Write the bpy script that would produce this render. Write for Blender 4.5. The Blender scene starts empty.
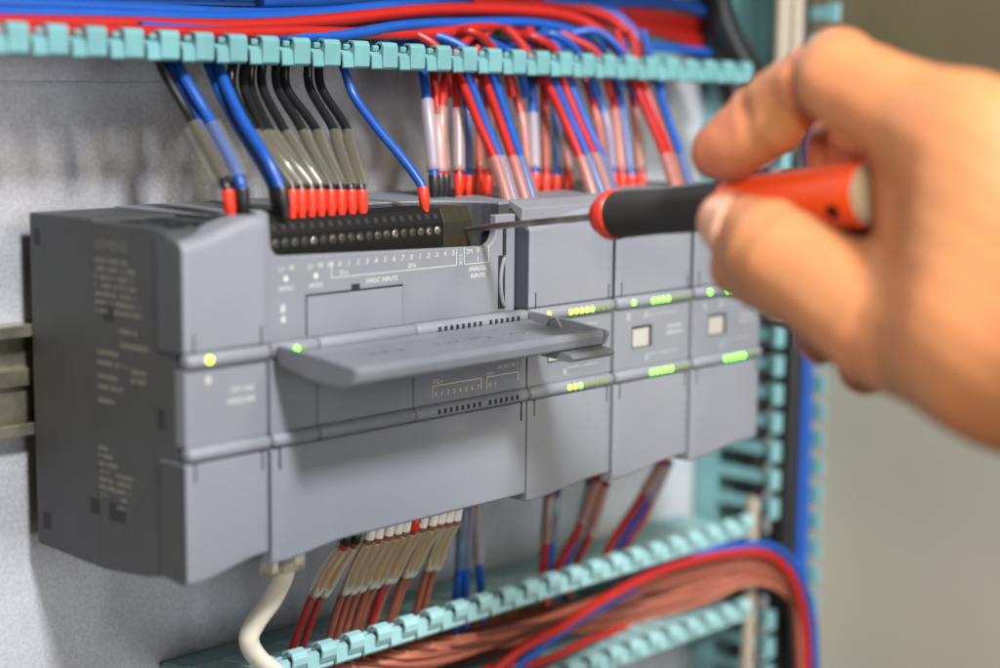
import bpy, math, random
import numpy as np
from mathutils import Vector, Matrix
random.seed(7)
S = 0.001                                    # everything below is written in millimetres
SC = bpy.context.scene
COL = SC.collection

# ------------------------------------------------------------------ camera
CAM = np.array([-295.203, -461.998, 142.536])
YAW, PIT, ROL, FPX = 0.8276, -0.144258, 0.010087, 1792.09      # FPX: focal length in pixels of a 1000 px wide picture
fw = np.array([math.sin(YAW)*math.cos(PIT), math.cos(YAW)*math.cos(PIT), math.sin(PIT)])
r0 = np.array([math.cos(YAW), -math.sin(YAW), 0.0]); u0 = np.cross(r0, fw)
RT = r0*math.cos(ROL) + u0*math.sin(ROL); UP = -r0*math.sin(ROL) + u0*math.cos(ROL)
cd = bpy.data.cameras.new('camera'); cam = bpy.data.objects.new('camera', cd); COL.objects.link(cam)
cam.matrix_world = Matrix(((RT[0], UP[0], -fw[0], CAM[0]*S), (RT[1], UP[1], -fw[1], CAM[1]*S),
                           (RT[2], UP[2], -fw[2], CAM[2]*S), (0, 0, 0, 1)))
cd.sensor_width = 36; cd.lens = 36*FPX/1000
cd.clip_start = 0.01; cd.clip_end = 50
cd.dof.use_dof = True; cd.dof.focus_distance = 0.575; cd.dof.aperture_fstop = 4.8
SC.camera = cam

# ------------------------------------------------------------------ light: indoor lamps and one added fill
W = bpy.data.worlds.new('World'); SC.world = W; W.use_nodes = True
W.node_tree.nodes['Background'].inputs[0].default_value = (1.0, 0.72, 0.42, 1)
W.node_tree.nodes['Background'].inputs[1].default_value = 0.15
def area(name, loc, target, size, power, col):
    l = bpy.data.lights.new(name, 'AREA'); l.shape = 'RECTANGLE'; l.size, l.size_y = size[0]*S, size[1]*S
    l.energy = power; l.color = col
    o = bpy.data.objects.new(name, l); COL.objects.link(o)
    o.location = Vector(loc)*S
    o.rotation_euler = (Vector(target)-Vector(loc)).to_track_quat('-Z', 'Y').to_euler()
    return o
area('key_lamp', (-190, -860, 860), (110, -40, 50), (150, 150), 26, (0.97, 0.97, 1.0))
area('fill_lamp', (60, -1350, 60), (130, -40, 10), (800, 500), 8.5, (0.86, 0.92, 1.0))
area('hand_lamp', (260, -820, 560), (120, -215, 105), (140, 140), 3.4, (1.0, 0.85, 0.64))
sl_ = area('handle_fill', (-430, -590, 250), (112, -215, 106), (90, 90), .125, (1.0, 0.92, 0.80)); sl_.data.spread = math.radians(30)  # added narrow fill to brighten the screwdriver handle, no lamp of the room
SC.view_settings.view_transform = 'Standard'; SC.view_settings.look = 'None'
SC.view_settings.exposure = 0; SC.view_settings.gamma = 1
SC.cycles.use_denoising = True
SC.cycles.max_bounces = 10; SC.cycles.transparent_max_bounces = 16; SC.cycles.transmission_bounces = 10
SC.cycles.sample_clamp_indirect = 6

def at(px, py, Y=None, X=None, Z=None, d=None):
    """where a pixel of the 1000 x 668 photograph lies in the place, given one coordinate"""
    D = fw + RT*(px-500)/FPX - UP*(py-334)/FPX
    if d is not None: t = d
    elif X is not None: t = (X-CAM[0])/D[0]
    elif Y is not None: t = (Y-CAM[1])/D[1]
    else: t = (Z-CAM[2])/D[2]
    return CAM + D*t

# ------------------------------------------------------------------ materials
def mat(name, col, rough=0.5, metal=0, var=0.0, vscale=300, bump=0.0, bscale=2500, spec=0.5, trans=0, sss=0,
        emit=None, estr=0, coat=0, ior=1.45, alpha=1, var2=0, v2scale=30, col2=None):
    m = bpy.data.materials.new(name); m.use_nodes = True
    nt = m.node_tree; b = nt.nodes['Principled BSDF']
    b.inputs['Base Color'].default_value = (*col, 1)
    b.inputs['Roughness'].default_value = rough; b.inputs['Metallic'].default_value = metal
    b.inputs['Specular IOR Level'].default_value = spec
    b.inputs['Transmission Weight'].default_value = trans; b.inputs['IOR'].default_value = ior
    b.inputs['Coat Weight'].default_value = coat; b.inputs['Alpha'].default_value = alpha
    if sss:
        b.inputs['Subsurface Weight'].default_value = sss
        b.inputs['Subsurface Radius'].default_value = (1.0, 0.35, 0.15); b.inputs['Subsurface Scale'].default_value = 0.004
    if emit: b.inputs['Emission Color'].default_value = (*emit, 1); b.inputs['Emission Strength'].default_value = estr
    tc = nt.nodes.new('ShaderNodeTexCoord')
    def noise(sc, det=3):
        n = nt.nodes.new('ShaderNodeTexNoise'); n.inputs['Scale'].default_value = sc; n.inputs['Detail'].default_value = det
        nt.links.new(tc.outputs['Object'], n.inputs['Vector']); return n
    last = None
    for v, s in ((var, vscale), (var2, v2scale)):
        if not v: continue
        n = noise(s); mx = nt.nodes.new('ShaderNodeMix'); mx.data_type = 'RGBA'
        rp = nt.nodes.new('ShaderNodeValToRGB'); rp.color_ramp.elements[0].position = .35; rp.color_ramp.elements[1].position = .65
        nt.links.new(n.outputs['Fac'], rp.inputs['Fac']); nt.links.new(rp.outputs['Color'], mx.inputs['Factor'])
        mx.inputs[6].default_value = (*[c*(1-v) for c in col], 1)
        mx.inputs[7].default_value = (*(col2 or [min(1, c*(1+v)) for c in col]), 1)
        if last:
            mm = nt.nodes.new('ShaderNodeMix'); mm.data_type = 'RGBA'; mm.inputs['Factor'].default_value = .5
            nt.links.new(last, mm.inputs[6]); nt.links.new(mx.outputs[2], mm.inputs[7]); last = mm.outputs[2]
        else: last = mx.outputs[2]
    if last: nt.links.new(last, b.inputs['Base Color'])
    if bump:
        n = noise(bscale, 2); bp = nt.nodes.new('ShaderNodeBump'); bp.inputs['Strength'].default_value = bump
        bp.inputs['Distance'].default_value = 0.0003
        nt.links.new(n.outputs['Fac'], bp.inputs['Height']); nt.links.new(bp.outputs['Normal'], b.inputs['Normal'])
    return m
M = {
 'cover': mat('grey_cover_plastic', (0.180, 0.193, 0.218), .47, bump=.3, var=.03, vscale=60, var2=.07, v2scale=17),
 'panel': mat('grey_panel_plastic', (0.172, 0.184, 0.208), .48, bump=.25, var=.03, vscale=60),
 'body': mat('anthracite_plastic', (0.050, 0.053, 0.055), .55, bump=.3, var=.06, vscale=90),
 'flank': mat('shaded_module_flank', (0.050, 0.058, 0.075), .5),  # darkened cover side, its shade put into the colour
 'door': mat('door_plastic', (0.150, 0.163, 0.186), .38, bump=.2, var=.05, vscale=70),
 'dark': mat('dark_gap', (0.012, 0.013, 0.016), .6),
 'black': mat('black_plastic', (0.007, 0.007, 0.007), .5, bump=.2, spec=.22),
 'olive': mat('olive_plastic', (0.024, 0.020, 0.010), .5, bump=.2, spec=.3),
 'screw': mat('screw_metal', (0.55, 0.53, 0.46), .3, 1),
 'screwdim': mat('shaded_screw_metal', (0.11, 0.10, 0.085), .5, .8),  # darker copy of the screw metal, for screws shaded in their wells
 'darkwall': mat('dark_wall_top', (0.10, 0.082, 0.042), .6, var=.1, vscale=12),  # the wall's darker top, put into the colour
 'steel': mat('dark_steel', (0.30, 0.28, 0.27), .32, .9, var=.3, vscale=200),
 'rail': mat('zinc_rail', (0.50, 0.46, 0.34), .3, .9, var=.3, vscale=90),
 'plate': mat('galvanised_sheet', (0.52, 0.53, 0.56), .42, .45, var=.14, vscale=900, var2=.3, v2scale=16, col2=(0.64, 0.65, 0.69), bump=.25, bscale=1500),
 'wall': mat('cabinet_paint', (0.36, 0.345, 0.28), .5, var=.03, vscale=10),
 'teal': mat('teal_pvc', (0.15, 0.32, 0.335), .42, var=.06, vscale=60, bump=.1),
 'tealdeep': mat('deep_teal_pvc', (0.115, 0.27, 0.285), .45, var=.08, vscale=60, bump=.1),
 'tealtip': mat('lit_teal_pvc', (0.24, 0.42, 0.43), .35, var=.05, vscale=60),  # paler copy of the duct plastic, for the brighter lit lower fingers
 'white': mat('white_print', (0.50, 0.50, 0.48), .6),
 'softprint': mat('soft_white_print', (0.32, 0.325, 0.335), .6),
 'cream': mat('cream_print', (0.62, 0.55, 0.40), .6),
 'dimprint': mat('faded_print', (0.17, 0.165, 0.135), .6),
 'window': mat('pale_window', (0.35, 0.34, 0.31), .4),
 'red': mat('red_pvc', (0.33, 0.011, 0.008), .36, var=.07, vscale=60),
 'blue': mat('blue_pvc', (0.007, 0.062, 0.30), .36, var=.07, vscale=60),
 'blackw': mat('black_pvc', (0.010, 0.010, 0.011), .33),
 'browndark': mat('gap_brown_pvc', (0.10, 0.026, 0.016), .6, var=.1, vscale=60),  # varies the strands; the dark tone also stands for shaded gaps
 'brownlight': mat('pale_brown_pvc', (0.36, 0.12, 0.07), .6, var=.1, vscale=60),
 'brown': mat('brown_pvc', (0.30, 0.085, 0.05), .6, var=.1, vscale=60),
 'beige': mat('beige_pvc', (0.30, 0.26, 0.20), .45, var=.05),
 'cable': mat('ivory_pvc', (0.70, 0.66, 0.54), .4, var=.06, vscale=80, bump=.2, bscale=700),
 'fred': mat('red_ferrule', (0.62, 0.032, 0.014), .35),
 'fblack': mat('black_ferrule', (0.012, 0.012, 0.013), .35),
 'fwhite': mat('white_ferrule', (0.80, 0.77, 0.70), .4),
 'clear': mat('clear_tube', (0.55, 0.52, 0.36), .12, alpha=.17, spec=.8),
 'clearpink': mat('pinkish_tube', (0.62, 0.42, 0.36), .2, alpha=.24, spec=.7),
 'whitesl': mat('white_tube', (0.50, 0.43, 0.44), .35, alpha=.5),
 'plug': mat('clear_plug', (0.88, 0.84, 0.72), .15, trans=.75, ior=1.3),
 'ledy': mat('lit_led_yellow', (0.6, 0.9, 0.1), .4, emit=(0.42, 1.0, 0.01), estr=4.5),
 'ledg': mat('lit_led_green', (0.2, 0.9, 0.1), .4, emit=(0.085, 1.0, 0.012), estr=8),
 'ledd': mat('dim_led', (0.16, 0.20, 0.06), .4, emit=(0.3, 0.5, 0.02), estr=.12),
 'dred': mat('red_handle', (0.86, 0.085, 0.014), .38),
 'dcollar': mat('dark_red_collar', (0.42, 0.02, 0.02), .35),
 'grip': mat('black_rubber', (0.018, 0.016, 0.015), .6, bump=.3, bscale=900),
 'cap': mat('beige_cap', (0.50, 0.40, 0.26), .45),
 'skin': mat('skin', (0.50, 0.222, 0.086), .46, sss=.2, bump=.6, bscale=500, var=.2, vscale=60, var2=.22, v2scale=170, col2=(0.47, 0.172, 0.07)),
 'nail': mat('nail', (0.56, 0.30, 0.20), .3, sss=.15),
}

def skin_mat(tips, org):
    """skin: mottled, pinker towards the fingertips, fine relief"""
    m = M['skin']; nt = m.node_tree; b = nt.nodes['Principled BSDF']; N = nt.nodes.new; L = nt.links.new
    old = b.inputs['Base Color'].links[0].from_socket; tc = N('ShaderNodeTexCoord'); fac = None
    for p, rad in tips:
        d = N('ShaderNodeVectorMath'); d.operation = 'DISTANCE'; d.inputs[1].default_value = [float(c)*S for c in (p-org)]
        L(tc.outputs['Object'], d.inputs[0])
        r = N('ShaderNodeMapRange'); r.interpolation_type = 'SMOOTHSTEP'; r.inputs['From Min'].default_value = rad*S*.3; r.inputs['From Max'].default_value = rad*S
        r.inputs['To Min'].default_value = 1; r.inputs['To Max'].default_value = 0; L(d.outputs['Value'], r.inputs['Value'])
        if fac is None: fac = r.outputs[0]
        else:
            a = N('ShaderNodeMath'); a.operation = 'MAXIMUM'; L(fac, a.inputs[0]); L(r.outputs[0], a.inputs[1]); fac = a.outputs[0]
    k = N('ShaderNodeMath'); k.operation = 'MULTIPLY'; k.inputs[1].default_value = .62; L(fac, k.inputs[0])
    mx = N('ShaderNodeMix'); mx.data_type = 'RGBA'; L(k.outputs[0], mx.inputs['Factor']); L(old, mx.inputs[6])
    mx.inputs[7].default_value = (0.45, 0.115, 0.065, 1); L(mx.outputs[2], b.inputs['Base Color'])
def tube_mat(name, col, milky, rough=.1):
    """clear plastic tube: mostly see-through, a little milky, glossy at grazing angles"""
    m = bpy.data.materials.new(name); m.use_nodes = True; nt = m.node_tree; nt.nodes.clear()
    N = nt.nodes.new; out = N('ShaderNodeOutputMaterial'); tr = N('ShaderNodeBsdfTransparent'); gl = N('ShaderNodeBsdfGlossy'); df = N('ShaderNodeBsdfPrincipled')
    fr = N('ShaderNodeLayerWeight'); fr.inputs['Blend'].default_value = .28; pw = N('ShaderNodeMath'); pw.operation = 'POWER'; pw.inputs[1].default_value = 1.6; m1 = N('ShaderNodeMixShader'); m2 = N('ShaderNodeMixShader')
    gl.inputs['Roughness'].default_value = rough; gl.inputs['Color'].default_value = (.95, .93, .86, 1)
    tr.inputs['Color'].default_value = (*[.88+.12*c**.3 for c in col], 1)
    df.inputs['Base Color'].default_value = (*col, 1); df.inputs['Roughness'].default_value = .3
    L = nt.links.new
    L(fr.outputs['Facing'], pw.inputs[0]); L(pw.outputs[0], m1.inputs[0]); L(tr.outputs[0], m1.inputs[1]); L(gl.outputs[0], m1.inputs[2])
    m2.inputs[0].default_value = milky; L(m1.outputs[0], m2.inputs[1]); L(df.outputs[0], m2.inputs[2]); L(m2.outputs[0], out.inputs[0])
    return m
M['clear'] = tube_mat('clear_tube', (0.60, 0.57, 0.42), .055)
M['clearyellow'] = tube_mat('yellowish_tube', (0.86, 0.82, 0.52), .12)
M['clearpink'] = tube_mat('pinkish_tube', (0.56, 0.40, 0.35), .17, .2)
M['whitesl'] = tube_mat('white_tube', (0.56, 0.46, 0.46), .3, .25)

# ------------------------------------------------------------------ mesh helpers
class MB:
    def __init__(s): s.v = []; s.f = []
    def add(s, v, f):
        n = len(s.v); s.v += [tuple(map(float, p)) for p in v]; s.f += [tuple(i+n for i in q) for q in f]; return s
    def box(s, x0, x1, y0, y1, z0, z1):
        v = [(x, y, z) for x in (x0, x1) for y in (y0, y1) for z in (z0, z1)]
        return s.add(v, [(0,1,3,2), (4,6,7,5), (0,4,5,1), (2,3,7,6), (0,2,6,4), (1,5,7,3)])
    def rings(s, rings, caps=True, closed=True):
        n = len(rings[0]); v = [p for r in rings for p in r]; f = []
        for i in range(len(rings)-1):
            for j in range(n if closed else n-1):
                k = (j+1) % n
                f.append((i*n+j, i*n+k, (i+1)*n+k, (i+1)*n+j))
        if caps: f.append(tuple(range(n-1, -1, -1))); f.append(tuple((len(rings)-1)*n+j for j in range(n)))
        return s.add(v, f)
    def prism(s, poly, axis, a, b):
        """polygon in the two other axes (in x,y,z order) extruded along axis"""
        def P(q, t):
            return {'x': (t, q[0], q[1]), 'y': (q[0], t, q[1]), 'z': (q[0], q[1], t)}[axis]
        return s.rings([[P(q, a) for q in poly], [P(q, b) for q in poly]])
    def tube(s, pts, r, n=12, caps=True):
        pts = [np.array(p, float) for p in pts]; m = len(pts)
        rs = r if hasattr(r, '__len__') else [r]*m
        T = [pts[min(i+1, m-1)]-pts[max(i-1, 0)] for i in range(m)]; T = [t/(np.linalg.norm(t)+1e-9) for t in T]
        a = np.array([0, 0, 1.]) if abs(T[0][2]) < .9 else np.array([1., 0, 0])
        u = np.cross(T[0], a); u /= np.linalg.norm(u); R = []
        for i in range(m):
            u = u-T[i]*(u@T[i]); u /= np.linalg.norm(u); w = np.cross(T[i], u)
            R.append([pts[i]+rs[i]*(u*math.cos(2*math.pi*k/n)+w*math.sin(2*math.pi*k/n)) for k in range(n)])
        return s.rings(R, caps)
    def lathe(s, p0, p1, prof, n=24):
        """prof: (distance from p0 towards p1 in mm, radius)"""
        p0 = np.array(p0, float); d = np.array(p1, float)-p0; d /= np.linalg.norm(d)
        a = np.array([0, 0, 1.]) if abs(d[2]) < .9 else np.array([1., 0, 0])
        u = np.cross(d, a); u /= np.linalg.norm(u); w = np.cross(d, u)
        return s.rings([[p0+d*t+r*(u*math.cos(2*math.pi*k/n)+w*math.sin(2*math.pi*k/n)) for k in range(n)] for t, r in prof])

def sleeve_mesh(pts, r, wall=.42, n=18):
    o_, i_ = MB(), MB(); o_.tube(pts, r, n, caps=False); i_.tube(pts, r-wall, n, caps=False)
    m = len(pts); O = [o_.v[k*n:(k+1)*n] for k in range(m)]; I = [i_.v[k*n:(k+1)*n] for k in range(m)]
    return MB().rings(O+I[::-1]+[O[0]], caps=False)
LOC = {}
def wloc(o):
    return LOC.get(o.name, np.zeros(3))
def obj(name, mb, material, parent=None, smooth=False, bevel=0, loc=None, angle=None):
    me = bpy.data.meshes.new(name); o = bpy.data.objects.new(name, me); COL.objects.link(o)
    L = np.array(loc, float) if loc is not None else (wloc(parent) if parent else np.zeros(3))
    V = (np.array(mb.v)-L)*S
    me.from_pydata([tuple(p) for p in V], [], mb.f); me.validate()
    import bmesh
    bm = bmesh.new(); bm.from_mesh(me); bmesh.ops.recalc_face_normals(bm, faces=bm.faces[:]); bm.to_mesh(me); bm.free()
    me.materials.append(M[material] if isinstance(material, str) else material)
    if parent: o.parent = parent
    else: o.location = L*S
    LOC[o.name] = L
    if smooth: me.polygons.foreach_set('use_smooth', [True]*len(me.polygons))
    if smooth and angle:
        try: me.set_sharp_from_angle(angle=math.radians(angle))
        except Exception: pass
    if bevel:
        b = o.modifiers.new('bevel', 'BEVEL'); b.width = bevel*S; b.segments = 2; b.limit_method = 'ANGLE'; b.angle_limit = .6
    return o
def tag(o, label, cat, group=None):
    if len(label.replace('-', ' ').split()) > 16: print('LONG LABEL', len(label.split()), label)
    o['label'] = label; o['category'] = cat
    if group: o['group'] = group
    return o
def thing(name, loc, label, cat, group=None):
    o = bpy.data.objects.new(name, None); COL.objects.link(o); o.empty_display_size = .01
    L = np.array(loc, float); o.location = L*S; LOC[o.name] = L
    return tag(o, label, cat, group)
def spline(pts, n=10):
    P = [np.array(p, float) for p in pts]
    P = [2*P[0]-P[1]]+P+[2*P[-1]-P[-2]]; out = []
    for i in range(1, len(P)-2):
        a, b, c, d = P[i-1:i+3]
        for k in range(n):
            t = k/n
            out.append(.5*(2*b+(c-a)*t+(2*a-5*b+4*c-d)*t*t+(3*b-a-3*c+d)*t**3))
    return out+[P[-2]]
def text(mb, s, size, origin, xd, zd, align='LEFT', ext=.02):
    cu = bpy.data.curves.new('t', 'FONT'); cu.body = s; cu.size = size; cu.align_x = align; cu.extrude = ext; cu.resolution_u = 3
    o = bpy.data.objects.new('t', cu); COL.objects.link(o)
    dg = bpy.context.evaluated_depsgraph_get(); me = o.evaluated_get(dg).to_mesh()
    xd, zd, org = np.array(xd, float), np.array(zd, float), np.array(origin, float); nd = np.cross(xd, zd)
    v = [org+xd*p.co[0]+zd*p.co[1]+nd*p.co[2] for p in me.vertices]
    mb.add(v, [tuple(p.vertices) for p in me.polygons])
    o.evaluated_get(dg).to_mesh_clear(); bpy.data.objects.remove(o); bpy.data.curves.remove(cu)
def front(mb, s, x, z, size, y, align='CENTER'): text(mb, s, size, (x, y-.05, z), (1, 0, 0), (0, 0, 1), align)
def smooth01(t): t = min(1, max(0, t)); return t*t*(3-2*t)

# ------------------------------------------------------------------ the setting
def struct(o): o['kind'] = 'structure'; return o
pl = MB().box(-420, 424.9, 7, 9, -330, 420)
struct(obj('back_plate', pl, 'plate'))
q = at(0, 83, Y=7)
obj('plate_ridge', MB().box(-90, 58, 6.2, 6.99, q[2]-.5, q[2]+.5), 'plate', bpy.data.objects['back_plate'], bevel=.3)  # thin raised line across the plate
wl = MB().box(425, 428, -420, 40, -330, 96)
struct(obj('cabinet_wall', wl, 'wall'))
struct(obj('upper_wall', MB().box(423, 428, -420, 6.9, 96.2, 420), 'darkwall'))  # upper part of the side wall, in a darker olive brown

# DIN rail
rt = thing('mounting_rail', (-200, 7, 50), 'zinc plated mounting rail running behind the grey modules, its end showing at far left', 'rail')
prof = [(7, 33.5), (-.3, 33.5), (-.3, 37.2), (.7, 37.2), (.7, 35), (6, 35), (6, 47.5), (3.6, 48), (3.6, 53), (6, 53.5), (6, 65.5), (.7, 65.5), (.7, 63.4), (-.3, 63.4), (-.3, 67), (7, 67)]
obj('rail_profile', MB().prism([(y-.05, z) for y, z in prof], 'x', -230, 290), 'rail', rt, bevel=.25)

# ------------------------------------------------------------------ controller modules
def body_profile(yf=-71.5):
    return [(-.6, 1), (-1, 0), (-35, -1.5), (-55, .3), (yf, 3.6), (yf, 95.5), (yf+6, 99), (-58, 99.8), (-33, 99.8), (-32.5, 100.6), (-1, 100.6), (-.6, 100)]
def cover(x0, x1, zA, zL, zR, yf=-75, yb=-63, up=True, ramp=25):
    """lid from the bead (zA) to its free edge, which sweeps from zL on the left to zR"""
    N = 22; R = []
    sg = 1 if up else -1
    for i in range(N+1):
        x = x0+(x1-x0)*i/N; e = .5 if i in (0, N) else 0
        z = zL+(zR-zL)*smooth01((x-x0-2)/ramp)
        yF = yf+e
        ring = [(x, yb, zA), (x, yF+.4, zA), (x, yF, zA+.4*sg)]
        rr = 3.0 if up else 1.2
        for k in range(6):
            a = k/5*math.pi/2
            ring.append((x, yF+rr*(1-math.cos(a)), z-sg*rr*(1-math.sin(a))))
        ring.append((x, yb, z+(-.4 if up else .4)))
        R.append(ring)
    return MB().rings(R)
def bead(x0, x1, z0, z1, yf=-76.3, yb=-73, round_ends=True):
    h = (z1-z0)/2; zc = (z0+z1)/2; R = []
    for x, f in (((x0, .5), (x0+.35, .85), (x0+.9, 1), (x1-.9, 1), (x1-.35, .85), (x1, .5)) if round_ends else ((x0, 1), (x1, 1))):
        ring = [(x, yb, zc-h*f)]
        for k in range(11):
            a = -math.pi/2+math.pi*k/10
            ring.append((x, -74.2+(yf+74.2)*f*math.cos(a), zc+h*f*math.sin(a)))
        ring.append((x, yb, zc+h*f)); R.append(ring)
    return MB().rings(R)
ZU0, ZU1, ZL0, ZL1 = 61.6, 66.2, 35.8, 40.2

def slots(root, x0, x1, upper=True):
    for x in (x0+2.6, x1-2.9):
        obj('latch_slot', MB().box(x, x+.55, -75.06, -74.5, 30.2, 35.7), 'dark', root)
        if upper: obj('latch_slot', MB().box(x, x+.55, -75.06, -74.5, 66.3, 71.5), 'dark', root)
def scribble(mb, x0, x1, z, h, y, fill=.75):
    """rows of print too small to read in the photograph: short unreadable bars"""
    x = x0
    while x < x1-.3:
        w = random.uniform(.35, .8)
        if random.random() < fill: mb.box(x, min(x+w, x1), y-.06, y-.01, z+random.uniform(0, .25), z+h*random.uniform(.75, 1))
        x += w+.25

# --- communication module (leftmost)
cm = thing('communication_module', (15, 0, 0), 'narrow grey communication module at the far left with its dark printed side showing', 'module')
obj('housing', MB().prism(body_profile(), 'x', .25, 29.6), 'body', cm, bevel=.5)
obj('upper_cover', cover(0.0, 29.0, ZU1+.2, 97, 102.6), 'cover', cm, smooth=True, angle=40)
obj('lower_cover', cover(0.0, 29.0, ZL0-.2, 1.4, 5.4, up=False), 'cover', cm, smooth=True, angle=40)
obj('middle_panel', MB().box(.2, 29.3, -74.4, -70, ZL1, ZU0), 'panel', cm, bevel=.3)
obj('ridge', bead(.1, 29.4, ZU0, ZU1), 'cover', cm, smooth=True, angle=40)
obj('ridge', bead(.1, 29.4, ZL0, ZL1), 'cover', cm, smooth=True, angle=40)
p = at(209, 360, Y=-76)
obj('status_light', MB().lathe((p[0], -75.6, p[2]), (p[0], -77, p[2]), [(0, 1.1), (.9, 1.1), (1.15, .8)], 16), 'ledy', cm)
slots(cm, 0, 29.3)
mk = MB(); front(mk, 'CM 1241', 24.5, 53.8, 2.3, -74.45, 'RIGHT'); front(mk, 'RS422/485', 24.8, 50.6, 2.3, -74.45, 'RIGHT')
scribble(mk, 7.5, 9.2, 57.2, 2.6, -74.4, 1)
obj('printed_marking', mk, 'white', cm)
# its side: text block, windows, groove, outlines
sd = MB()
text(sd, 'SIEMENS', 4.2, (.15, -33.5, 92.2), (0, -1, 0), (0, 0, 1))
def srow(y0, y1, z, h, fill=.75):
    y = y0
    while y > y1+.3:
        w = random.uniform(.4, 1.0)
        if random.random() < fill: sd.box(.16, .245, max(y-w, y1), y, z, z+h*random.uniform(.8, 1))
        y -= w+.3
z = 88.5
for y1, n in ((-50, 1), (-53, 4), (-55, 2)):
    for _ in range(n): srow(-33.5, y1, z, 1.3); z -= 2.4
for y0, y1, zz in ((-45, -53, 69), (-45, -58, 65), (-34, -44, 62), (-34, -48, 59), (-34, -43, 55), (-34, -46, 52), (-50, -57, 58), (-50, -57, 55.5), (-34, -42, 48)):
    srow(y0, y1, zz, 1.5, .9)
for k in range(7): srow(-33.5, -38-(k % 3)*2, 34-k*2.3, 1.4, .9)
for k in range(5): srow(-42, -50+k, 27-k*2.3, 1.3, .9)
obj('side_print', sd, 'dimprint', cm)
for y0, y1, z0, z1 in ((-3.5, -6, 91, 96), (-4, -8, 5.5, 10.5), (-37, -42.5, 72, 77), (-29, -33, 14.5, 19), (-38, -46, 14, 19.5), (-62, -65, 44, 50)):
    obj('vent_slot', MB().box(.21, .8, y1, y0, z0, z1), 'dark', cm)

gr = MB()
a, b = np.array([.2, -62.8, 34]), np.array([.2, -43, 9])
d = (b-a)/np.linalg.norm(b-a); nrm = np.array([0, -d[2], d[1]])*.8
gr.add([a+nrm, a-nrm, b-nrm, b+nrm, a+nrm+(.4, 0, 0), a-nrm+(.4, 0, 0), b-nrm+(.4, 0, 0), b+nrm+(.4, 0, 0)],
       [(0, 1, 2, 3), (4, 7, 6, 5), (0, 4, 5, 1), (1, 5, 6, 2), (2, 6, 7, 3), (3, 7, 4, 0)])
gr.box(.21, .6, -33.1, -32.6, 0, 100)
gr.box(.21, .6, -61, -60.4, 30.6, 60); gr.box(.21, .6, -47, -46.4, 30.6, 60); gr.box(.21, .6, -61, -46.4, 30, 30.5)
obj('side_groove', gr, mat('groove_shade', (0.05, 0.052, 0.052), .6), cm)
obj('cover_side', MB().prism([(-63, 66.3), (-74.2, 66.3), (-74.2, 95), (-71, 97), (-63, 97.6)], 'x', -.2, .2), mat('shaded_cover_flank', (0.062, 0.068, 0.077), .5), cm, bevel=.15)  # thin plate darker than the cover, shade put into its colour
obj('lower_cover_side', MB().prism([(-63, 35.2), (-74.2, 35.2), (-74.3, 2.2), (-72, 1.4), (-66, 2.6), (-63, 3)], 'x', -.2, .2), 'body', cm, bevel=.15)  # lower cover side darkened the same way, for its shade
obj('top_vent', MB().box(6, 12, -62, -52, 99.9, 100.1).box(15, 21, -62, -52, 99.9, 100.1).box(6, 12, -48, -38, 99.9, 100.1).box(15, 21, -48, -38, 99.9, 100.1), 'dark', cm)

# --- central controller
cp = thing('logic_controller', (85, 0, 0), 'wide grey logic controller, its terminal lid open, the screwdriver blade at its terminals', 'controller')
x0, x1 = 30.3, 139.6
low = [(-.6, 1), (-1, 0), (-35, -1.5), (-55, .3), (-66, 3), (-66, 84.5), (-1, 84.5), (-.6, 80)]
obj('housing', MB().prism(low, 'x', x0, x1), 'body', cp, bevel=.4)
# upper rim: plan outline with the terminal bay cut out of its front
bay = [(x0, -65.9), (x0, -.8), (x1, -.8), (x1, -66), (134.5, -66)]
for k in range(13):
    a = k/12*math.pi/2
    bay.append((134.5-34*math.sin(a)*1.0, -66+24*(1-math.cos(a))) if False else (100.5+34*math.cos(a), -66+25*math.sin(a)))
bay += [(36, -41), (36, -65.9)]
obj('terminal_bay', MB().prism(bay, 'z', 84.6, 100.2), mat('shaded_bay_plastic', (0.040, 0.042, 0.047), .5, bump=.2), cp, bevel=.3)  # bay walls coloured darker for the shade inside the bay
obj('bay_rim', MB().prism(bay, 'z', 100.25, 101.0), 'panel', cp, bevel=.3)
# front panel with the rounded opening for the terminals
pan = [(x0, ZU1-1), (x1-.2, ZU1-1), (x1-.2, 97.3), (130, 97.3), (130, 92.5)]
for k in range(1, 8):
    a = k/7*math.pi/2; pan.append((125+5*math.cos(a), 92.5-5*math.sin(a)))
for k in range(8):
    a = k/7*math.pi/2; pan.append((39.5-4*math.sin(a), 93.5+.0-4*math.cos(a)+.5))
pan += [(34.8, 102.5), (33, 103.4), (x0, 103.4)]
obj('upper_panel', MB().prism(pan, 'y', -69, -66), 'panel', cp, bevel=.5)
gaps = [x0, 48.0, 87.5, x1-.2]
for i in range(3):
    a, b = gaps[i]+(.2 if i else 0), gaps[i+1]-(.2 if i < 2 else 0)
    obj('ridge', bead(a, b, ZU0, ZU1), 'cover', cp, smooth=True, angle=40)
    obj('ridge', bead(a, b, ZL0, ZL1), 'cover', cp, smooth=True, angle=40)
    obj('middle_panel', MB().box(a, b, -74.4, -66.1, ZL1, ZU0), 'panel', cp, bevel=.25)
obj('ledge', MB().box(x0, x1-.2, -73.2, -69, ZU0+.5, ZU1-.9), 'panel', cp)
obj('lower_cover', cover(x0, x1-.2, ZL0-.2, 1.6, 4.2, up=False, ramp=28), 'cover', cp, smooth=True, angle=40)
for x in (x0+2.6, x1-3.1): obj('latch_slot', MB().box(x, x+.55, -75.06, -74.5, 29.5, 35.7), 'dark', cp)
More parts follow.
